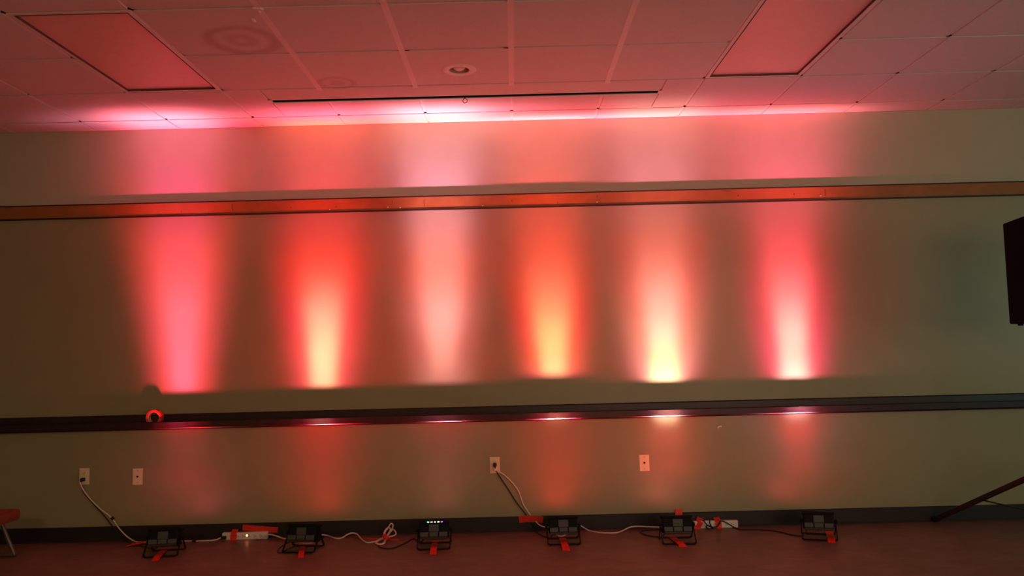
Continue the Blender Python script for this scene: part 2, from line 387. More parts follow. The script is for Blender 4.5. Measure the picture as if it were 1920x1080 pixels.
# scraps stuck on the ceiling
b = bmesh.new()
for (px, py, a, s) in ((479, 15, 0.3, 0.03), (490, 16, 0.9, 0.022), (487, 22, 1.5, 0.016)):
    p = on_z(px, py, H); box(b, (p.x, p.y, H-0.002), (s, s*0.5, 0.004), 0.001, Matrix.Rotation(a, 3, 'Z'))
tag(recenter(obj('paper_scrap', b, M['chip'])), 'torn white paper scraps stuck on the ceiling above the big water stain', 'paper scrap')
b = bmesh.new(); p = on_z(476, 38, H); box(b, (p.x, p.y, H-0.002), (0.014, 0.035, 0.004), 0.001)
tag(recenter(obj('paper_scrap', b, M['chip'])), 'narrow white paper sliver on the ceiling nearest the big water stain', 'paper scrap')
# wall chips
def chip(pts, label):
    b = bmesh.new(); tube(b, [on_y(x, y, -0.0025) for x, y in pts], 0.006, 6, 4); tag(recenter(obj('plaster_chip', b, M['chip'])), label, 'wall chip')
chip([(1346, 803), (1347, 800), (1350, 799), (1353, 799)], 'white hooked plaster chip under the dark chair rail, right of the blank wall plates')

# ------------------------------------------------------------------ wall plates
def plate(px, py, kind, label, group):
    p = on_y(px, py, -0.0); t = thing('wall_outlet' if kind else 'wall_plate', (p.x, 0, p.z), label, 'outlet' if kind else 'wall plate')
    b = bmesh.new(); box(b, (0, -0.003, 0), (0.071, 0.006, 0.116), 0.0025); obj('cover_plate', b, M['ivory'], t)
    if kind:
        for s in (-1, 1):
            b = bmesh.new(); box(b, (0, -0.0068, s*0.0195), (0.034, 0.004, 0.029), 0.0018)
            f = obj('socket', b, M['ivory'], t)
            b = bmesh.new()
            for q in (-1, 1): box(b, (q*0.0065, -0.0090, s*0.0195+0.003), (0.0022, 0.0008, 0.009))
            box(b, (0, -0.0090, s*0.0195-0.008), (0.005, 0.0008, 0.005)); obj('slot', b, M['dark'], f)
    else:
        b = bmesh.new(); lathe(b, [(0, 0.010), (0.0042, 0.010), (0.0042, 0.002), (0.007, 0.002), (0.007, 0)], (0, -0.006, 0), 12, Matrix.Rotation(math.pi/2, 4, 'X')); obj('jack', b, M['dark'], t, True)
        for s in (-1, 1):
            b = bmesh.new(); lathe(b, [(0, 0.0012), (0.003, 0.0008), (0.0035, 0)], (0, -0.006, s*0.042), 10, Matrix.Rotation(math.pi/2, 4, 'X')); obj('screw', b, M['core'], t, True)
    return p
PA = plate(158.5, 893, 1, 'ivory double outlet at the far left feeding a white cord and a black cord', None)
plate(258.5, 893.5, 0, 'blank ivory wall plate with small jack beside the leftmost outlet', None)
PB = plate(928, 872, 1, 'ivory outlet near the middle of the wall with a black plug in it', None)
plate(1208, 867.5, 0, 'blank ivory wall plate with small jack below the brightest pale beam', None)

# ------------------------------------------------------------------ uplights
# per fixture: photo x, photo y of front foot, yaw, lamps: (colour, strength, aim tilt deg towards wall, cone half angle deg, sideways tilt)
# light distribution of a fixture: lobes over (tilt towards the wall, sideways) in degrees:
# centre tilt, spread below, spread above, sideways spread, edge power
LOBES = {'n0': (2, 4, 4, 7, 3), 'w0': (2, 4, 4, 14, 3), 'n1': (6, 2.2, 2.2, 7, 3), 'w1': (6, 2.2, 2.2, 12, 3), 'n2': (8.7, 1.6, 1.6, 6.5, 3), 'w2': (8.7, 1.6, 1.6, 11, 3), 'n3': (11, 1.6, 1.6, 6.2, 3), 'w3': (11, 1.6, 1.6, 10.2, 3), 'n4': (13.5, 1.9, 1.9, 5.8, 3), 'w4': (13.5, 1.9, 1.9, 10.5, 3), 'n5': (16.5, 2.4, 2.4, 5.2, 3), 'w5': (16.5, 2.4, 2.4, 11.2, 3), 'n6': (20.5, 3, 3, 5.6, 3), 'w6': (20.5, 3, 3, 11.8, 3), 'n7': (25.5, 4, 4, 7, 3), 'w7': (25.5, 4, 4, 13, 3), 'n8': (34, 8, 8, 12, 3), 'w8': (34, 8, 8, 20, 3), 'n9': (50, 12, 12, 16, 3), 'w9': (50, 12, 12, 30, 3), 'halo': (8, 8, 14, 22, 2), 'glow': (0, 50, 30, 40, 2)}
BEAM = {  # per uplight: strength (r, g, b) of each lobe of its light distribution
 0: {'n0': (131.3, 17.74, 25.21), 'w0': (19.62, 6.961, 10.37), 'n1': (11.19, 8.729, 8.95), 'w1': (2.579, 0, 2.063), 'n2': (40.8, 4.936, 32.64), 'w2': (95.28, 2.444, 3.253), 'n3': (29.71, 3.396, 13.68), 'w3': (147.4, 7.152, 9.64), 'n4': (25.2, 8.106, 20.16), 'w4': (90.46, 5.612, 11.78), 'n5': (17, 4.864, 13.6), 'w5': (51.9, 3.299, 6.893), 'n6': (12.36, 3.5, 9.886), 'w6': (32.76, 1.802, 4.259), 'w7': (10.32, 0, 0), 'n8': (0.2676, 0.01647, 0.05782), 'w8': (0.454, 0.01652, 0.08964), 'w9': (0.2114, 0.0002507, 0.03554), 'halo': (4.269, 0, 0), 'glow': (0.08165, 0.07966, 0)},
 1: {'n0': (42.37, 7.26, 13.31), 'w0': (16.29, 0, 0), 'n1': (47.41, 12.21, 3.415), 'w1': (17.11, 0, 0), 'n2': (77.49, 3.167, 5.991), 'w2': (33.72, 0, 7.468), 'w3': (139.4, 0, 0.2263), 'n4': (40.23, 32.18, 27.52), 'w4': (88.4, 0, 7.2), 'n5': (41.74, 33.39, 24.98), 'w5': (56.83, 3.092, 6.286), 'n6': (22.85, 18.28, 13.43), 'w6': (23.95, 2.039, 4.445), 'w7': (3.184, 0, 0), 'n8': (0.2191, 0, 0), 'w8': (0.3592, 0, 0.0007938), 'w9': (0.11, 0, 0), 'halo': (16.08, 0, 0), 'glow': (2.787, 0, 0.2278)},
 2: {'n0': (45.83, 24.66, 27.94), 'w0': (38.45, 11.29, 16.4), 'n1': (10.66, 8.526, 0), 'w1': (33.18, 8.777, 5.335), 'n2': (138.6, 62.52, 110.9), 'w2': (30.31, 0, 9.613), 'n3': (64.08, 25.83, 26.79), 'w3': (87.81, 4.081, 5.343), 'n4': (42.81, 23.96, 34.25), 'w4': (51.13, 11.68, 18.24), 'n5': (17.96, 11.22, 13.83), 'w5': (20.25, 4.539, 6.278), 'n6': (2.366, 0.1322, 0.344), 'w6': (6.74, 4.16, 5.392), 'n8': (0.03129, 0, 0.02503), 'w8': (0.07229, 0, 0.05784), 'w9': (0.0682, 0.001024, 0.02956), 'halo': (16.32, 0, 0.4495), 'glow': (0.8938, 0.2194, 0.153)},
 3: {'w0': (5.97, 0.736, 0.6311), 'n1': (117.2, 15.11, 10.46), 'w1': (39.63, 17.32, 25.15), 'n2': (82.29, 0, 0), 'w2': (54.89, 0, 0), 'n3': (22.37, 17.89, 15.45), 'w3': (100.9, 0, 0), 'n4': (45.33, 36.26, 18.52), 'w4': (79.81, 0, 2.832), 'n5': (25.21, 20.17, 11.45), 'w5': (44.98, 4.817, 3.332), 'n6': (19.8, 15.84, 11.1), 'w6': (30.26, 1.732, 6.055), 'n8': (0.02547, 0, 0.02037), 'w9': (0.07502, 0, 0), 'halo': (3.602, 0, 0), 'glow': (2.717, 0, 0)},
 4: {'n0': (7.635, 6.108, 3.999), 'w0': (2.403, 0.681, 1.923), 'n1': (35.15, 18.02, 12.7), 'w1': (54.53, 4.772, 6.867), 'n2': (36.05, 17.73, 28.84), 'w2': (64.47, 10.22, 22.54), 'n3': (25.72, 10.22, 8.215), 'w3': (70.97, 0.8028, 2.584), 'n4': (36.85, 23.88, 29.48), 'w4': (80.87, 8.564, 12.76), 'n5': (41.45, 25.55, 33.16), 'w5': (51.3, 14, 15.04), 'n6': (30.82, 24.65, 3.213), 'w6': (41.62, 11.3, 18.98), 'n7': (75.62, 48.4, 44.24), 'n8': (0.7874, 0.09608, 0.1581), 'w8': (0.9976, 0.05873, 0.04507), 'n9': (0.09182, 0, 0.03849), 'w9': (0.3675, 0, 0), 'halo': (12.91, 0, 0), 'glow': (1.887, 0.2068, 0)},
 5: {'n0': (0.3068, 0, 0.2455), 'w0': (0.1604, 0.06607, 0.1284), 'n1': (40.19, 1.717, 2.205), 'w1': (37.73, 11.43, 10.83), 'n2': (13.67, 5.339, 10.93), 'w2': (128, 10.12, 27.23), 'n3': (68.35, 2.654, 12.32), 'w3': (39.15, 0, 0), 'n4': (92.83, 11.71, 17.22), 'w4': (61.65, 0.1187, 7.032), 'n5': (48.93, 31.93, 39.15), 'w5': (51.18, 1.183, 8.205), 'n6': (22.91, 18.33, 16.31), 'w6': (38.51, 1.129, 8.166), 'n7': (40.03, 22.86, 32.02), 'w7': (4.007, 0, 0), 'n8': (1.906, 0, 0), 'w8': (1.073, 0, 0), 'n9': (0.4393, 0, 0), 'halo': (11.74, 0, 0), 'glow': (1.465, 0.8016, 1.429)},
}
def beam(parent, loc, lobes, lean):
    """one spotlight whose photometric distribution (as an IES profile would) is the sum of lobes"""
    l = bpy.data.lights.new('led_beam', 'SPOT'); l.energy = 4*math.pi; l.spot_size = math.radians(140); l.spot_blend = 0.3; l.shadow_soft_size = 0.032
    l.use_nodes = True; nt = l.node_tree; em = nt.nodes['Emission']; em.inputs['Strength'].default_value = 1.0
    geo = nt.nodes.new('ShaderNodeNewGeometry'); sp = nt.nodes.new('ShaderNodeSeparateXYZ'); nt.links.new(geo.outputs['Incoming'], sp.inputs[0])
    def mth(op, a, b_=None, c_=None):
        n = nt.nodes.new('ShaderNodeMath'); n.operation = op
        for i, v in enumerate((a, b_, c_)):
            if v is None: continue
            if isinstance(v, (int, float)): n.inputs[i].default_value = v
            else: nt.links.new(v, n.inputs[i])
        return n.outputs[0]
    DEG = 180/math.pi
    a = mth('MULTIPLY', mth('ARCTAN2', sp.outputs['Y'], sp.outputs['Z']), DEG)
    s = mth('MULTIPLY_ADD', mth('ARCSINE', sp.outputs['X']), DEG, -lean)
    acc = None
    for nm, col in lobes.items():
        a0, lo, hi, ss, p = LOBES[nm]
        d = mth('SUBTRACT', a, a0)
        u = mth('ADD', mth('DIVIDE', mth('MAXIMUM', d, 0.0), hi), mth('DIVIDE', mth('MINIMUM', d, 0.0), lo))
        v = mth('DIVIDE', s, ss)
        q = mth('MULTIPLY', mth('ADD', mth('MULTIPLY', u, u), mth('POWER', mth('ABSOLUTE', v), p)), -1.0)
        e = mth('EXPONENT', q)
        vm = nt.nodes.new('ShaderNodeVectorMath'); vm.operation = 'SCALE'; vm.inputs[0].default_value = col; nt.links.new(e, vm.inputs['Scale'])
        if acc is None: acc = vm.outputs[0]
        else:
            ad = nt.nodes.new('ShaderNodeVectorMath'); ad.operation = 'ADD'; nt.links.new(acc, ad.inputs[0]); nt.links.new(vm.outputs[0], ad.inputs[1]); acc = ad.outputs[0]
    nt.links.new(acc, em.inputs['Color'])
    o = bpy.data.objects.new('led_beam', l); C.objects.link(o); o.parent = parent; o.location = loc
    return o
TILT = math.radians(14)
def make_uplight():
    t = thing('uplight', (0, 0, 0), 'x', 'stage light')
    RX = Matrix.Rotation(-TILT, 4, 'X')
    pv = Vector((0, 0, 0.105))
    def body_xf(bm): bmesh.ops.transform(bm, matrix=Matrix.Translation(pv) @ RX, verts=bm.verts)
    b = bmesh.new(); box(b, (0, 0, -0.003), (0.190, 0.105, 0.098), 0.010)
    for k in range(9): box(b, (-0.072+k*0.018, 0.0, -0.054), (0.006, 0.092, 0.012))
    for q in (-1, 1):
        box(b, (0, q*0.052, 0.049), (0.198, 0.010, 0.016), 0.003); box(b, (q*0.094, 0, 0.049), (0.010, 0.10, 0.016), 0.003)
    body_xf(b); body = obj('housing', b, M['black'], t)
    b = bmesh.new()
    box(b, (0, -0.0555, 0.010), (0.066, 0.010, 0.048), 0.003)
    for k in (-1, 0, 1): box(b, (k*0.062, -0.0565, -0.030), (0.056, 0.012, 0.030), 0.003)
    body_xf(b); obj('rear_panel', b, M['panel'], t)
    b = bmesh.new(); box(b, (0, -0.052, -0.0525), (0.176, 0.006, 0.014), 0.002); body_xf(b); obj('lower_lip', b, M['steel'], t)
    b = bmesh.new(); box(b, (0, 0, 0.048), (0.178, 0.094, 0.003), 0.001); body_xf(b); lens = obj('lens', b, M['black'], t)
    # double yoke: each side one arm to the front foot bar, one to the rear foot bar
    for s in (-1, 1):
        b = bmesh.new(); mx = Matrix.Rotation(s*math.pi/2, 4, 'Y')
        lathe(b, [(0.0, 0.024), (0.011, 0.024), (0.014, 0.018), (0.014, 0.008), (0.006, 0.008), (0.006, 0)], (s*0.095, 0, 0.105), 14, mx); obj('knob', b, M['black'], t, True)
    def yoke(yf, name):
        b = bmesh.new(); w = 0.107
        pts = [(-w, 0, 0.105), (-w, yf*0.35, 0.072), (-w, yf, 0.012), (-w+0.012, yf, 0.0045), (w-0.012, yf, 0.0045), (w, yf, 0.012), (w, yf*0.35, 0.072), (w, 0, 0.105)]
        # flat bar: sweep a rectangular section
        for a, c in zip(pts, pts[1:]):
            a, c = Vector(a), Vector(c); d = c-a; q = d.to_track_quat('X', 'Z').to_matrix()
            if abs(a.x-c.x) < 1e-6: q = (d.normalized().to_track_quat('X', 'Y')).to_matrix(); box(b, (a+c)/2, (d.length+0.004, 0.004, 0.020) if False else (d.length+0.004, 0.018, 0.005), 0.0012, orient(d, Vector((1, 0, 0))))
            else: box(b, (a+c)/2, (d.length+0.004, 0.026, 0.005), 0.0012, orient(d, Vector((0, 0, 1))))
        return obj(name, b, M['black'], t)
    yoke(-0.105, 'yoke'); yoke(0.075, 'yoke')
    return t
def orient(d, up):
    x = d.normalized(); z = (up-x*up.dot(x)).normalized(); y = z.cross(x)
    return Matrix((x, y, z)).transposed()

def em_lens(name, col, es):
    return mat(name, (0.02, 0.02, 0.02), 0.3, 0.5, emit=col, es=es)
def copy_tree(o, parent=None):
    c = o.copy(); C.objects.link(c); c.parent = parent
    for ch in [q for q in o.children]: copy_tree(ch, c)
    return c

UL = [  # photo x of centre, photo y of front foot bar, yaw, label, lens colour, lens emission
 (297, 1045, 0.10, 'black LED uplight at the far left, in front of the rose pink beam', (1.0, 0.10, 0.14), 6.6),
 (563, 1037, -0.12, 'black LED uplight on the floor below the red beam, left of the coiled cord', (1.0, 0.05, 0.03), 9),
 (812, 1031, 0.03, 'black LED uplight on the floor showing five small coloured LEDs along its top', (1.0, 0.22, 0.18), 3.6),
 (1058, 1022, 0.0, 'black LED uplight on the floor below the orange beam, right of the middle outlet', (1.0, 0.05, 0.03), 9),
 (1276, 1021, -0.05, 'black LED uplight with upright red tape above it, beside the right power strip', (1.0, 0.18, 0.12), 9),
 (1547, 1014, -0.30, 'black LED uplight at the far right, turned slightly aside under the rose beam', (1.0, 0.08, 0.08), 9),
]
BX = (-0.016, 0.040, 0.043, 0.002, 0.035, 0.030)
SA = (-1.5, 0.3, 0.0, -1.0, -0.3, -0.7)      # slight sideways lean of each beam, degrees
U0 = make_uplight(); pos = []
roots = []
for n, u in enumerate(UL):
    roots.append(U0 if n == 0 else copy_tree(U0))
for n, (px, py, rz, lab, lc, le) in enumerate(UL):
    r = roots[n]; foot = on_z(px, py, 0.0)
    r.location = (foot.x, foot.y+0.105, 0.0); r.rotation_euler = (0, 0, rz); r['label'] = lab; r['group'] = 'LED uplights along the foot of the wall'
    pos.append(r.location.copy())
    for ch in r.children:
        if ch.name.startswith('lens'):
            ch.data = ch.data.copy(); ch.data.materials[0] = em_lens('lit_led_lens', lc, le*3)
    top = Vector((BX[n], 0.022, 0.172))
    bo = beam(r, top, BEAM[n], SA[n])
    d_ = Vector((0, math.tan(math.radians(15)), 1)); bo.rotation_euler = (Matrix.Rotation(-rz, 3, 'Z') @ d_.to_track_quat('-Z', 'Y').to_matrix()).to_euler()
# stray coloured LEDs visible on the third fixture's rim
for k, c in enumerate([(0.2, 0.9, 0.6), (1.0, 0.35, 0.12), (0.2, 0.5, 1.0), (0.9, 0.9, 0.25), (0.35, 0.05, 1.0)]):
    b = bmesh.new(); box(b, (-0.037+k*0.0225, -0.0445, 0.1655), (0.013, 0.008, 0.007), 0.002)
    o = obj('led', b, mat('coloured_led', (0.05, 0.05, 0.05), 0.4, emit=c, es=2.2), roots[2])

# ------------------------------------------------------------------ tape
def strip(pts, width, label, up=None, name='tape_strip', th=0.0012):
    """ribbon following pts; up = per-strip surface normal"""
    b = bmesh.new(); pts = [Vector(p) for p in pts]; L_ = []
    if len(pts) > 2: pts = spline(pts, 4)
    n = len(pts)
    for i, p in enumerate(pts):
        d = (pts[min(i+1, n-1)]-pts[max(i-1, 0)]).normalized(); s = d.cross(up).normalized()
        j = random.uniform(-0.0015, 0.0015)
        nn = s.cross(d).normalized()
        L_.append([b.verts.new(p+s*(width/2+j)), b.verts.new(p-s*(width/2-j)), b.verts.new(p-s*(width/2-j)+nn*th), b.verts.new(p+s*(width/2+j)+nn*th)])
    for A, B in zip(L_, L_[1:]):
        for k in range(4): b.faces.new((A[k], A[(k+1) % 4], B[(k+1) % 4], B[k]))
    b.faces.new(L_[0]); b.faces.new(L_[-1][::-1])
    return tag(recenter(obj(name, b, M['tape'])), label, 'tape')
Zu, Yu = Vector((0, 0, 1)), Vector((0, -1, 0))
def fz(px, py, z=0.0015): return on_z(px, py, z)
def wy(px, py, y=-0.012): return on_y(px, py, y)

def foot_tape(n, px0, py0, px1, py1, wd, label):
    """tape over the front foot bar and down onto the floor"""
    a = fz(px0, py0); c = fz(px1, py1); r = pos[n]; yf = r.y-0.105
    t = (yf-a.y)/(c.y-a.y) if abs(c.y-a.y) > 1e-6 else 0.5
    m_ = a.lerp(c, min(max(t, 0.15), 0.85)); m_.z = 0.0095
    q0 = a.lerp(m_, 0.6); q1 = m_.lerp(c, 0.4); q0.z = 0.0085; q1.z = 0.0085
    strip([a, q0, m_, q1, c], wd, label, Zu)
foot_tape(0, 311, 1029, 290, 1052, 0.045, 'red tape across the front foot of the far left uplight')
foot_tape(1, 568, 1024, 564, 1046, 0.036, 'red tape across the front foot of the uplight left of the coiled cord')
foot_tape(2, 816, 1014, 812, 1040, 0.042, 'red tape across the front foot of the uplight with the coloured LEDs')
foot_tape(3, 1053, 1005, 1062, 1033, 0.046, 'red tape across the front foot of the uplight below the orange beam')
foot_tape(4, 1256, 1005, 1282, 1026, 0.048, 'slanting red tape on the front foot of the uplight beside the right power strip')
foot_tape(5, 1554, 996, 1560, 1018, 0.046, 'red tape across the front foot of the far right uplight')
a = fz(240, 1026); strip([fz(238, 1024), fz(248, 1021, 0.010), fz(266, 1017, 0.010), fz(273, 1016)], 0.062, 'red tape holding the white cord to the floor left of the far left uplight', Zu)
strip([wy(455, 989.5, -0.022), wy(485, 991.5, -0.028), wy(521, 994, -0.022)], 0.040, 'long red tape band on the baseboard above the left power strip', Yu)
strip([wy(973, 974.5, -0.014), wy(990, 972.5, -0.026), wy(1003, 973, -0.026), wy(1018, 974.5, -0.014)], 0.047, 'red tape holding two cords to the baseboard below the middle outlet', Yu)
strip([wy(1272.5, 954, -0.006), wy(1272.5, 964, -0.014), wy(1271.5, 975, -0.013)], 0.050, 'upright red tape on the wall base above an uplight', Yu)

# ------------------------------------------------------------------ power strips
def power_strip(px0, py0, px1, py1, y, label, lampx=None):
    a = on_y(px0, py0, y); c = on_y(px1, py1, y); L = c.x-a.x
    t = thing('power_strip', ((a.x+c.x)/2, y, 0.0), label, 'power strip')
    b = bmesh.new(); box(b, (0, 0, 0.0255), (L, 0.038, 0.050), 0.007); obj('body', b, M['white'], t)
    n = 6
    for k in range(n):
        b = bmesh.new(); x = -L*0.30+k*L*0.13
        box(b, (x, -0.0194, 0.030), (0.0022, 0.0012, 0.009)); box(b, (x, -0.0194, 0.018), (0.0022, 0.0012, 0.009)); box(b, (x+0.011, -0.0194, 0.024), (0.005, 0.0012, 0.005))
        obj('socket', b, M['dark'], t)
    if lampx:
        p = on_y(lampx[0], lampx[1], y-0.02)
        b = bmesh.new(); lathe(b, [(0, 0.006), (0.005, 0.005), (0.0075, 0)], (p.x-t.location.x, -0.019, p.z), 14, Matrix.Rotation(math.pi/2, 4, 'X'))
        o = obj('power_light', b, mat('lit_neon_switch', (0.5, 0.1, 0.02), 0.4, emit=(1.0, 0.33, 0.10), es=8), t, True)
        b = bmesh.new(); lathe(b, [(0.0075, 0.001), (0.011, 0.001), (0.011, 0), (0.0075, 0)], (p.x-t.location.x, -0.0195, p.z), 14, Matrix.Rotation(math.pi/2, 4, 'X')); obj('switch_bezel', b, M['dark'], t, True)
    return t
power_strip(418, 1003, 502, 1001, -0.042, 'white power strip with glowing orange switch on the floor at left', (463, 1004))
power_strip(1300, 981, 1383, 981, -0.042, 'white power strip behind the right uplights, wrapped with two red tapes')
def wrap(px, lean, w_, label, y=-0.042, yw=-0.018):
    p = on_y(px, 990, y)
    x = p.x
    strip([(x-lean*0.6, yw-0.002, 0.066), (x-lean*0.3, y-0.0, 0.0535), (x-lean*0.1, y-0.0215, 0.045), (x+lean*0.3, y-0.0225, 0.020), (x+lean*0.6, y-0.030, 0.0035), (x+lean, y-0.055, 0.0018)], w_, label, Vector((0, -0.75, 0.66)))
wrap(440, 0.0, 0.044, 'red tape wrapped over the left end of the left power strip')
wrap(1310, -0.035, 0.046, 'slanting red tape over the left end of the right power strip')
wrap(1346, 0.005, 0.042, 'upright red tape around the middle of the right power strip')

# ------------------------------------------------------------------ cords
def cord(pts, r, m, label, name, parts=None):
    b = bmesh.new(); tube(b, pts, r, 8, 7); o = tag(obj(name, b, M[m], smooth=True), label, 'cable'); return o
W, K = 0.0048, 0.0042
# left outlet
pa = Vector((PA.x, 0, PA.z))
def plug(o, p, m):
    b = bmesh.new(); box(b, (p.x, -0.023, p.z), (0.026, 0.030, 0.024), 0.006); box(b, (p.x, -0.040, p.z-0.006), (0.016, 0.012, 0.018), 0.005)
    return obj('plug', b, M[m], o)
px_ = pos[0]
o = cord([(pa.x-0.006, -0.045, pa.z-0.034), wy(154, 915, -0.035), wy(168, 934, -0.022), wy(188, 954, -0.016), wy(205, 967, -0.014), wy(214, 977, -0.016), wy(222, 989, -0.030), wy(236, 1004, -0.060), fz(249, 1013, 0.012),
          fz(262, 1017, 0.007), fz(285, 1016, 0.006), fz(310, 1014.5, 0.006), fz(330, 1014, 0.006), fz(365, 1014.5, 0.006), fz(400, 1013, 0.006), wy(414, 1008.5, -0.056)], W, 'whitecord',
         'white extension cord from the far left outlet past the uplight to the left power strip', 'electric_cable')
plug(o, Vector((pa.x, 0, pa.z-0.0195)), 'blackcord')
o = cord([(pa.x-0.004, -0.040, pa.z-0.030), wy(152.5, 912, -0.022), wy(158, 925, -0.016), wy(176, 946, -0.014), wy(196, 968, -0.012), wy(207, 982, -0.016), wy(222, 1000, -0.030), fz(238, 1016, 0.006), fz(258, 1022, 0.006), (pos[0].x-0.09, pos[0].y+0.055, 0.02), (pos[0].x-0.055, pos[0].y+0.045, 0.09)],
         K, 'blackcord', 'black power cord from the far left outlet down to the baseboard', 'electric_cable')
b = bmesh.new(); p = wy(211, 972, -0.015); box(b, p, (0.022, 0.014, 0.02), 0.004, Matrix.Rotation(0.8, 3, 'Y')); tag(recenter(obj('cable_tie', b, M['blackcord'])), 'dark tie holding the two cords together below the far left outlet', 'cable tie')
b = bmesh.new(); p = fz(364, 1014.5, 0.007); box(b, p, (0.026, 0.018, 0.013), 0.003); tag(recenter(obj('cable_tie', b, M['blackcord'])), 'dark band on the white cord between uplight and left power strip', 'cable tie')
# left strip plug + cord to fixture 2 and on to the coil
b = bmesh.new(); p = on_y(420, 1009, -0.070); box(b, (p.x, -0.070, 0.020), (0.030, 0.022, 0.024), 0.005); tag(recenter(obj('plug', b, M['blackcord'])), 'black plug at the left end of the left power strip', 'plug')
F1, F2, F3, F4, F5 = pos[1], pos[2], pos[3], pos[4], pos[5]
cw = on_z(716, 1013, 0.01)
o = cord([wy(478, 1008, -0.066), wy(487, 1010, -0.075), wy(496, 1006, -0.085), wy(505, 1002, -0.10), wy(518, 1005, -0.12), fz(533, 1010, 0.02), (F1.x-0.03, F1.y+0.10, 0.015), (F1.x+0.05, F1.y+0.12, 0.02),
          fz(592, 1004.5, 0.020), fz(602, 1002.5, 0.020), fz(615, 1004.5, 0.008), fz(628, 1009, 0.006), fz(640, 1009, 0.006), wy(650, 1003, -0.06), wy(660, 999.5, -0.05), wy(670, 1002, -0.06), fz(678, 1011, 0.006), fz(688, 1017, 0.006), fz(700, 1016, 0.006), (cw.x-0.02, cw.y, 0.010)],
         W, 'whitecord', 'wavy white extension cord running from the left power strip to the taped coil', 'electric_cable')
# coil: loops standing against the base, bound with tape
bc = bmesh.new()
def loopc(pix, y=None):
    pts = [on_y(x, yy, y0_) for (x, yy, y0_) in pix]; tube(bc, pts, W*0.95, 8, 6)
yc = cw.y
c0 = (723, 1006)
loopc([(722, 1008, yc), (722, 998, yc+0.03), (727, 991, yc+0.06), (731, 984, yc+0.08), (734, 981.5, yc+0.085), (737, 985, yc+0.08), (735, 992, yc+0.06), (730, 1000, yc+0.03), (724, 1008, yc)])
loopc([(722, 1009, yc-0.005), (720, 1000, yc+0.02), (724, 992, yc+0.045), (729, 989, yc+0.055), (732, 993, yc+0.04), (728, 1001, yc+0.02), (723, 1009, yc-0.004)])
loopc([(723, 1007, yc), (729, 1001, yc+0.03), (733, 996, yc+0.04), (738, 993, yc+0.045), (742, 998, yc+0.03), (742, 1002, yc+0.015), (736, 1005, yc+0.01), (728, 1007, yc), (723, 1008, yc)])
zf = 0.006
for k, (dx, dy) in enumerate(((0, 0), (0.007, -0.012))):
    P_ = [(722, 1008), (714, 1010), (706, 1014.5), (704, 1018), (711, 1020), (719, 1018), (721, 1013), (722, 1008)]
    tube(bc, [Vector((on_z(x, y, zf+k*0.009).x+dx, on_z(x, y, zf+k*0.009).y+dy, zf+k*0.009)) for x, y in P_], W*0.95, 8, 6)
cl = tag(recenter(obj('cord_coil', bc, M['whitecord'], smooth=True)), 'coiled surplus of white cord tied in loops with red tape near the middle', 'cable coil')
p = on_y(723, 1006, yc); b = bmesh.new()
tube(b, [p+Vector((-0.016, -0.008, 0.012)), p+Vector((0, -0.010, 0)), p+Vector((0.016, -0.006, -0.012))], [0.014, 0.017, 0.014], 10)
tag(recenter(obj('tape_band', b, M['tape'])), 'small red tape band binding the waist of the coiled white cord', 'tape')
strip([fz(682, 1009), fz(700, 1010), fz(712, 1010.5)], 0.030, 'flat red tape on the floor left of the coiled white cord', Zu)
strip([fz(726, 1010), fz(738, 1012), fz(748, 1012)], 0.034, 'flat red tape on the floor right of the coiled white cord', Zu)
cord([(F2.x-0.06, F2.y+0.03, 0.06), (F2.x-0.10, F2.y+0.05, 0.012), fz(776, 1010, 0.005), fz(758, 1019, 0.005), fz(738, 1027, 0.005), fz(722, 1028, 0.005), fz(710, 1024, 0.005), fz(716, 1016, 0.007)], K, 'blackcord',
     'thin black cord curving over the floor from the coiled white cord to the LED-dotted uplight', 'electric_cable')
cord([(F1.x-0.06, F1.y+0.02, 0.07), fz(532, 1022, 0.03), fz(523, 1029, 0.004), fz(521, 1036, 0.004), fz(530, 1035, 0.004), fz(541, 1029, 0.006), (F1.x-0.04, F1.y+0.0, 0.03)], K*0.8, 'blackcord',
     'black cord loop lying at the left foot of the second uplight from left', 'electric_cable')
cord([(F1.x+0.07, F1.y+0.02, 0.08), (F1.x+0.105+0.02, F1.y+0.01, 0.075), fz(593, 1019, 0.02), fz(598, 1025, 0.005), fz(590, 1027, 0.004), (F1.x+0.09, F1.y-0.03, 0.008)], K*0.8, 'blackcord',
     'black cord end dropping at the right side of the second uplight from left', 'electric_cable')
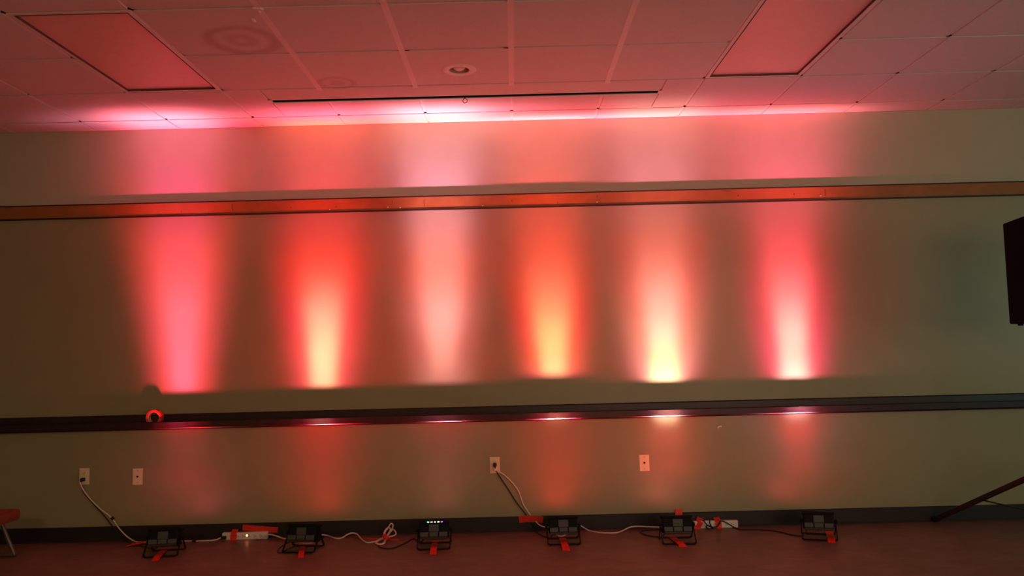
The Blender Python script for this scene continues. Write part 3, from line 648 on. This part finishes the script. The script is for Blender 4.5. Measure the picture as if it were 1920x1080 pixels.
# middle outlet
pb = Vector((PB.x, 0, PB.z))
o = cord([(pb.x, -0.040, pb.z-0.006), wy(929.5, 880, -0.034), wy(935, 891, -0.018), wy(950, 913, -0.012), wy(967, 940, -0.012), wy(984, 962, -0.012), wy(992, 974, -0.019), wy(1000, 986, -0.03), fz(1008, 999, 0.005), fz(1018, 1005, 0.005), fz(1030, 1008, 0.005), (F3.x-0.09, F3.y+0.03, 0.012), (F3.x-0.05, F3.y+0.03, 0.07)],
         K, 'blackcord', 'black power cord slanting from the middle outlet to the uplight under the orange beam', 'electric_cable')
plug(o, Vector((pb.x, 0, pb.z+0.006)), 'blackcord')
o = cord([(pb.x+0.002, -0.034, pb.z-0.024), wy(934, 885, -0.024), wy(942, 888, -0.014), wy(958, 902, -0.012), wy(972, 921, -0.012), wy(980, 943, -0.012), wy(989, 958, -0.012), wy(996, 968, -0.018), wy(1004, 977, -0.022), wy(1011, 984, -0.05), wy(1020, 988, -0.075), wy(1030, 989, -0.10),
          (F3.x-0.02, F3.y+0.10, 0.012), (F3.x+0.05, F3.y+0.12, 0.03), wy(1083, 985, -0.13), wy(1091, 987, -0.13), fz(1103, 994, 0.007), fz(1120, 998, 0.006), fz(1145, 999.5, 0.006), fz(1162, 997.5, 0.006), wy(1180, 989, -0.08), wy(1195, 987, -0.07), wy(1220, 988, -0.07), wy(1246, 989.5, -0.07), (F4.x+0.02, F4.y+0.14, 0.020), wy(1296, 986, -0.066)],
         W, 'whitecord', 'white extension cord from the middle outlet past two uplights to the right power strip', 'electric_cable')
plug(o, Vector((pb.x+0.001, 0.004, pb.z-0.0205)), 'ivory')
cord([(F4.x-0.05, F4.y+0.03, 0.06), (F4.x-0.11, F4.y+0.03, 0.012), fz(1235, 1007, 0.005), fz(1215, 1004, 0.005), fz(1202, 999, 0.005), fz(1205, 995, 0.005), fz(1222, 993.5, 0.005), fz(1245, 992, 0.008)], K, 'blackcord',
     'black cord loop on the floor left of the uplight with the upright tape', 'electric_cable')
yS = -0.066
cord([wy(1318, 975, yS), wy(1325, 983, yS), wy(1333, 988, yS), wy(1345, 987, yS-0.012), wy(1352, 977, yS-0.012), wy(1362, 980, yS), wy(1375, 988, yS), fz(1388, 992.5, 0.005), fz(1405, 993, 0.005), fz(1440, 994, 0.005), fz(1465, 998, 0.005), fz(1485, 1003, 0.005), fz(1505, 1005, 0.005), (F5.x-0.09, F5.y+0.02, 0.02), (F5.x-0.05, F5.y+0.02, 0.07)],
     K, 'blackcord', 'black power cord from the right power strip across the floor to the far right uplight', 'electric_cable')
cord([wy(1331, 973, yS+0.004), wy(1331, 981, yS), wy(1335, 990, yS), wy(1328, 991, yS-0.006), wy(1324, 987, yS-0.004), wy(1332, 986, yS-0.008), wy(1338, 992, yS-0.004)], K, 'blackcord', 'short black plug lead bunched in front of the right power strip', 'electric_cable')

# ------------------------------------------------------------------ tape roll standing on the chair rail
p = on_y(290, 779, -0.052)
t = thing('tape_roll', (p.x, -0.0475, 0.8125), 'roll of red tape standing on edge in the dark chair rail', 'tape roll', rz=math.radians(3))
MX = Matrix.Rotation(math.pi/2, 4, 'X')
Ro, Ri, hw = 0.056, 0.038, 0.0235
b = bmesh.new(); lathe(b, [(Ri+0.003, -hw), (Ro-0.001, -hw), (Ro, -hw+0.001), (Ro, hw-0.001), (Ro-0.001, hw), (Ri+0.003, hw)], (0, 0, Ro), 48, MX); obj('tape', b, M['tape'], t, True)
b = bmesh.new(); lathe(b, [(Ri, -hw-0.0005), (Ri+0.003, -hw-0.0005), (Ri+0.003, hw+0.0005), (Ri, hw+0.0005), (Ri, -hw-0.0005)], (0, 0, Ro), 48, MX); obj('cardboard_core', b, M['core'], t, True)

# ------------------------------------------------------------------ loudspeaker on its tripod stand
SX, SY = on_y(1887, 520, -0.76).x+0.155, -0.93
t = thing('loudspeaker', (SX, SY, 1.34), 'black loudspeaker cabinet on a tripod stand at the right edge', 'loudspeaker', rz=math.radians(-2))
zb, zt = 1.374-1.34, 2.012-1.34
b = bmesh.new()
out = [(-0.205, -0.20), (0.205, -0.20), (0.205, -0.12), (0.16, 0.17), (-0.16, 0.17), (-0.205, -0.12)]
A = [b.verts.new((x, y, zb)) for x, y in out]; Bv = [b.verts.new((x, y, zt)) for x, y in out]
for k in range(6): b.faces.new((A[k], A[(k+1) % 6], Bv[(k+1) % 6], Bv[k]))
b.faces.new(A[::-1]); b.faces.new(Bv)
bmesh.ops.bevel(b, geom=b.edges[:], offset=0.012, segments=3, profile=0.6, affect='EDGES'); obj('cabinet', b, M['spk'], t, True)
b = bmesh.new(); box(b, (0, -0.203, (zb+zt)/2), (0.375, 0.012, 0.60), 0.006); obj('grille', b, M['grille'], t)
b = bmesh.new(); box(b, (0, -0.2105, zb+0.05), (0.06, 0.004, 0.02), 0.001); obj('badge', b, M['steel'], t)
b = bmesh.new(); lathe(b, [(0, 0.004), (0.03, 0.004), (0.034, 0)], (-0.197, -0.05, zb+0.42), 20, Matrix.Rotation(-math.pi/2, 4, 'Y') @ Matrix.Rotation(0, 4, 'Z')); box(b, (-0.192, -0.03, zb+0.32), (0.012, 0.12, 0.03), 0.005); obj('handle', b, M['spk'], t, True)
for (x, y) in ((-0.14, -0.14), (0.14, -0.14), (-0.12, 0.12), (0.12, 0.12)):
    b = bmesh.new(); lathe(b, [(0, -0.012), (0.014, -0.012), (0.017, 0), (0, 0)], (x, y, zb), 14); obj('rubber_foot', b, M['grille'], t, True)
b = bmesh.new(); lathe(b, [(0.0, 0.012), (0.022, 0.012), (0.022, 0.032), (0.045, 0.034), (0.045, zb+0.002), (0, zb+0.002)], (0, 0, 0), 20); obj('pole_cup', b, M['steel'], t, True)
t = thing('speaker_stand', (SX, SY, 0), 'black tripod speaker stand, one leg sloping to the floor by the right baseboard', 'speaker stand')
b = bmesh.new(); tube(b, [(0, 0, 0.10), (0, 0, 0.95)], 0.019, 16); obj('pole', b, M['steel'], t, True)
b = bmesh.new(); tube(b, [(0, 0, 0.93), (0, 0, 1.351)], 0.0165, 16); obj('inner_pole', b, M['steel'], t, True)
for za, zb_, rr in ((0.90, 0.98, 0.027), (0.50, 0.58, 0.029), (0.16, 0.22, 0.027)):
    b = bmesh.new(); tube(b, [(0, 0, za), (0, 0, zb_)], rr, 16); obj('collar', b, M['black'], t, True)
b = bmesh.new(); tube(b, [(0.02, 0, 0.94), (0.07, 0, 0.94)], 0.010, 10); obj('knob', b, M['black'], t, True)
foot = on_z(1752, 978, 0.0); foot = Vector((foot.x, -0.035, 0.018))-Vector((SX, SY, 0))
rad = math.hypot(foot.x, foot.y); a0 = math.atan2(foot.y, foot.x)
for k in range(3):
    a = a0+k*2*math.pi/3; e = Vector((rad*math.cos(a), rad*math.sin(a), 0.018)); s_ = Vector((0.03*math.cos(a), 0.03*math.sin(a), 0.52))
    b = bmesh.new(); d = e-s_; box(b, (e+s_)/2, (d.length, 0.030, 0.034), 0.008, orient(d, Vector((0, 0, 1)))); lg = obj('leg', b, M['steel'], t)
    b = bmesh.new(); box(b, e-d.normalized()*0.01, (0.05, 0.034, 0.034), 0.006, orient(d, Vector((0, 0, 1)))); obj('rubber_tip', b, M['grille'], lg)
    b = bmesh.new(); m_ = s_.lerp(e, 0.60); q = Vector((0.03*math.cos(a), 0.03*math.sin(a), 0.20)); d = m_-q; box(b, (m_+q)/2, (d.length, 0.014, 0.008), 0.002, orient(d, Vector((0, 0, 1)))); obj('brace', b, M['steel'], t)

# ------------------------------------------------------------------ low seat at the left edge
sz = 0.31
p = on_y(36, 970, -0.37)
t = thing('stool', (p.x-0.19, -0.50, 0), 'low stool with rust-orange seat cut by the left edge of the photo', 'stool')
b = bmesh.new(); box(b, (0, 0, sz-0.036), (0.38, 0.30, 0.072), 0.018); obj('seat', b, M['seat'], t, True)
fx = 0.17
for sx in (-1, 1):
    for sy in (-1, 1):
        b = bmesh.new(); tube(b, [(sx*(fx-0.085), sy*0.10, sz-0.072), (sx*fx, sy*0.12, 0.012)], 0.013, 12); obj('leg', b, M['chairleg'], t, True)
for sy in (-1, 1):
    b = bmesh.new(); tube(b, [(-fx-0.01, sy*0.122, 0.013), (fx+0.01, sy*0.122, 0.013)], 0.012, 12); obj('foot_bar', b, M['chairleg'], t, True)
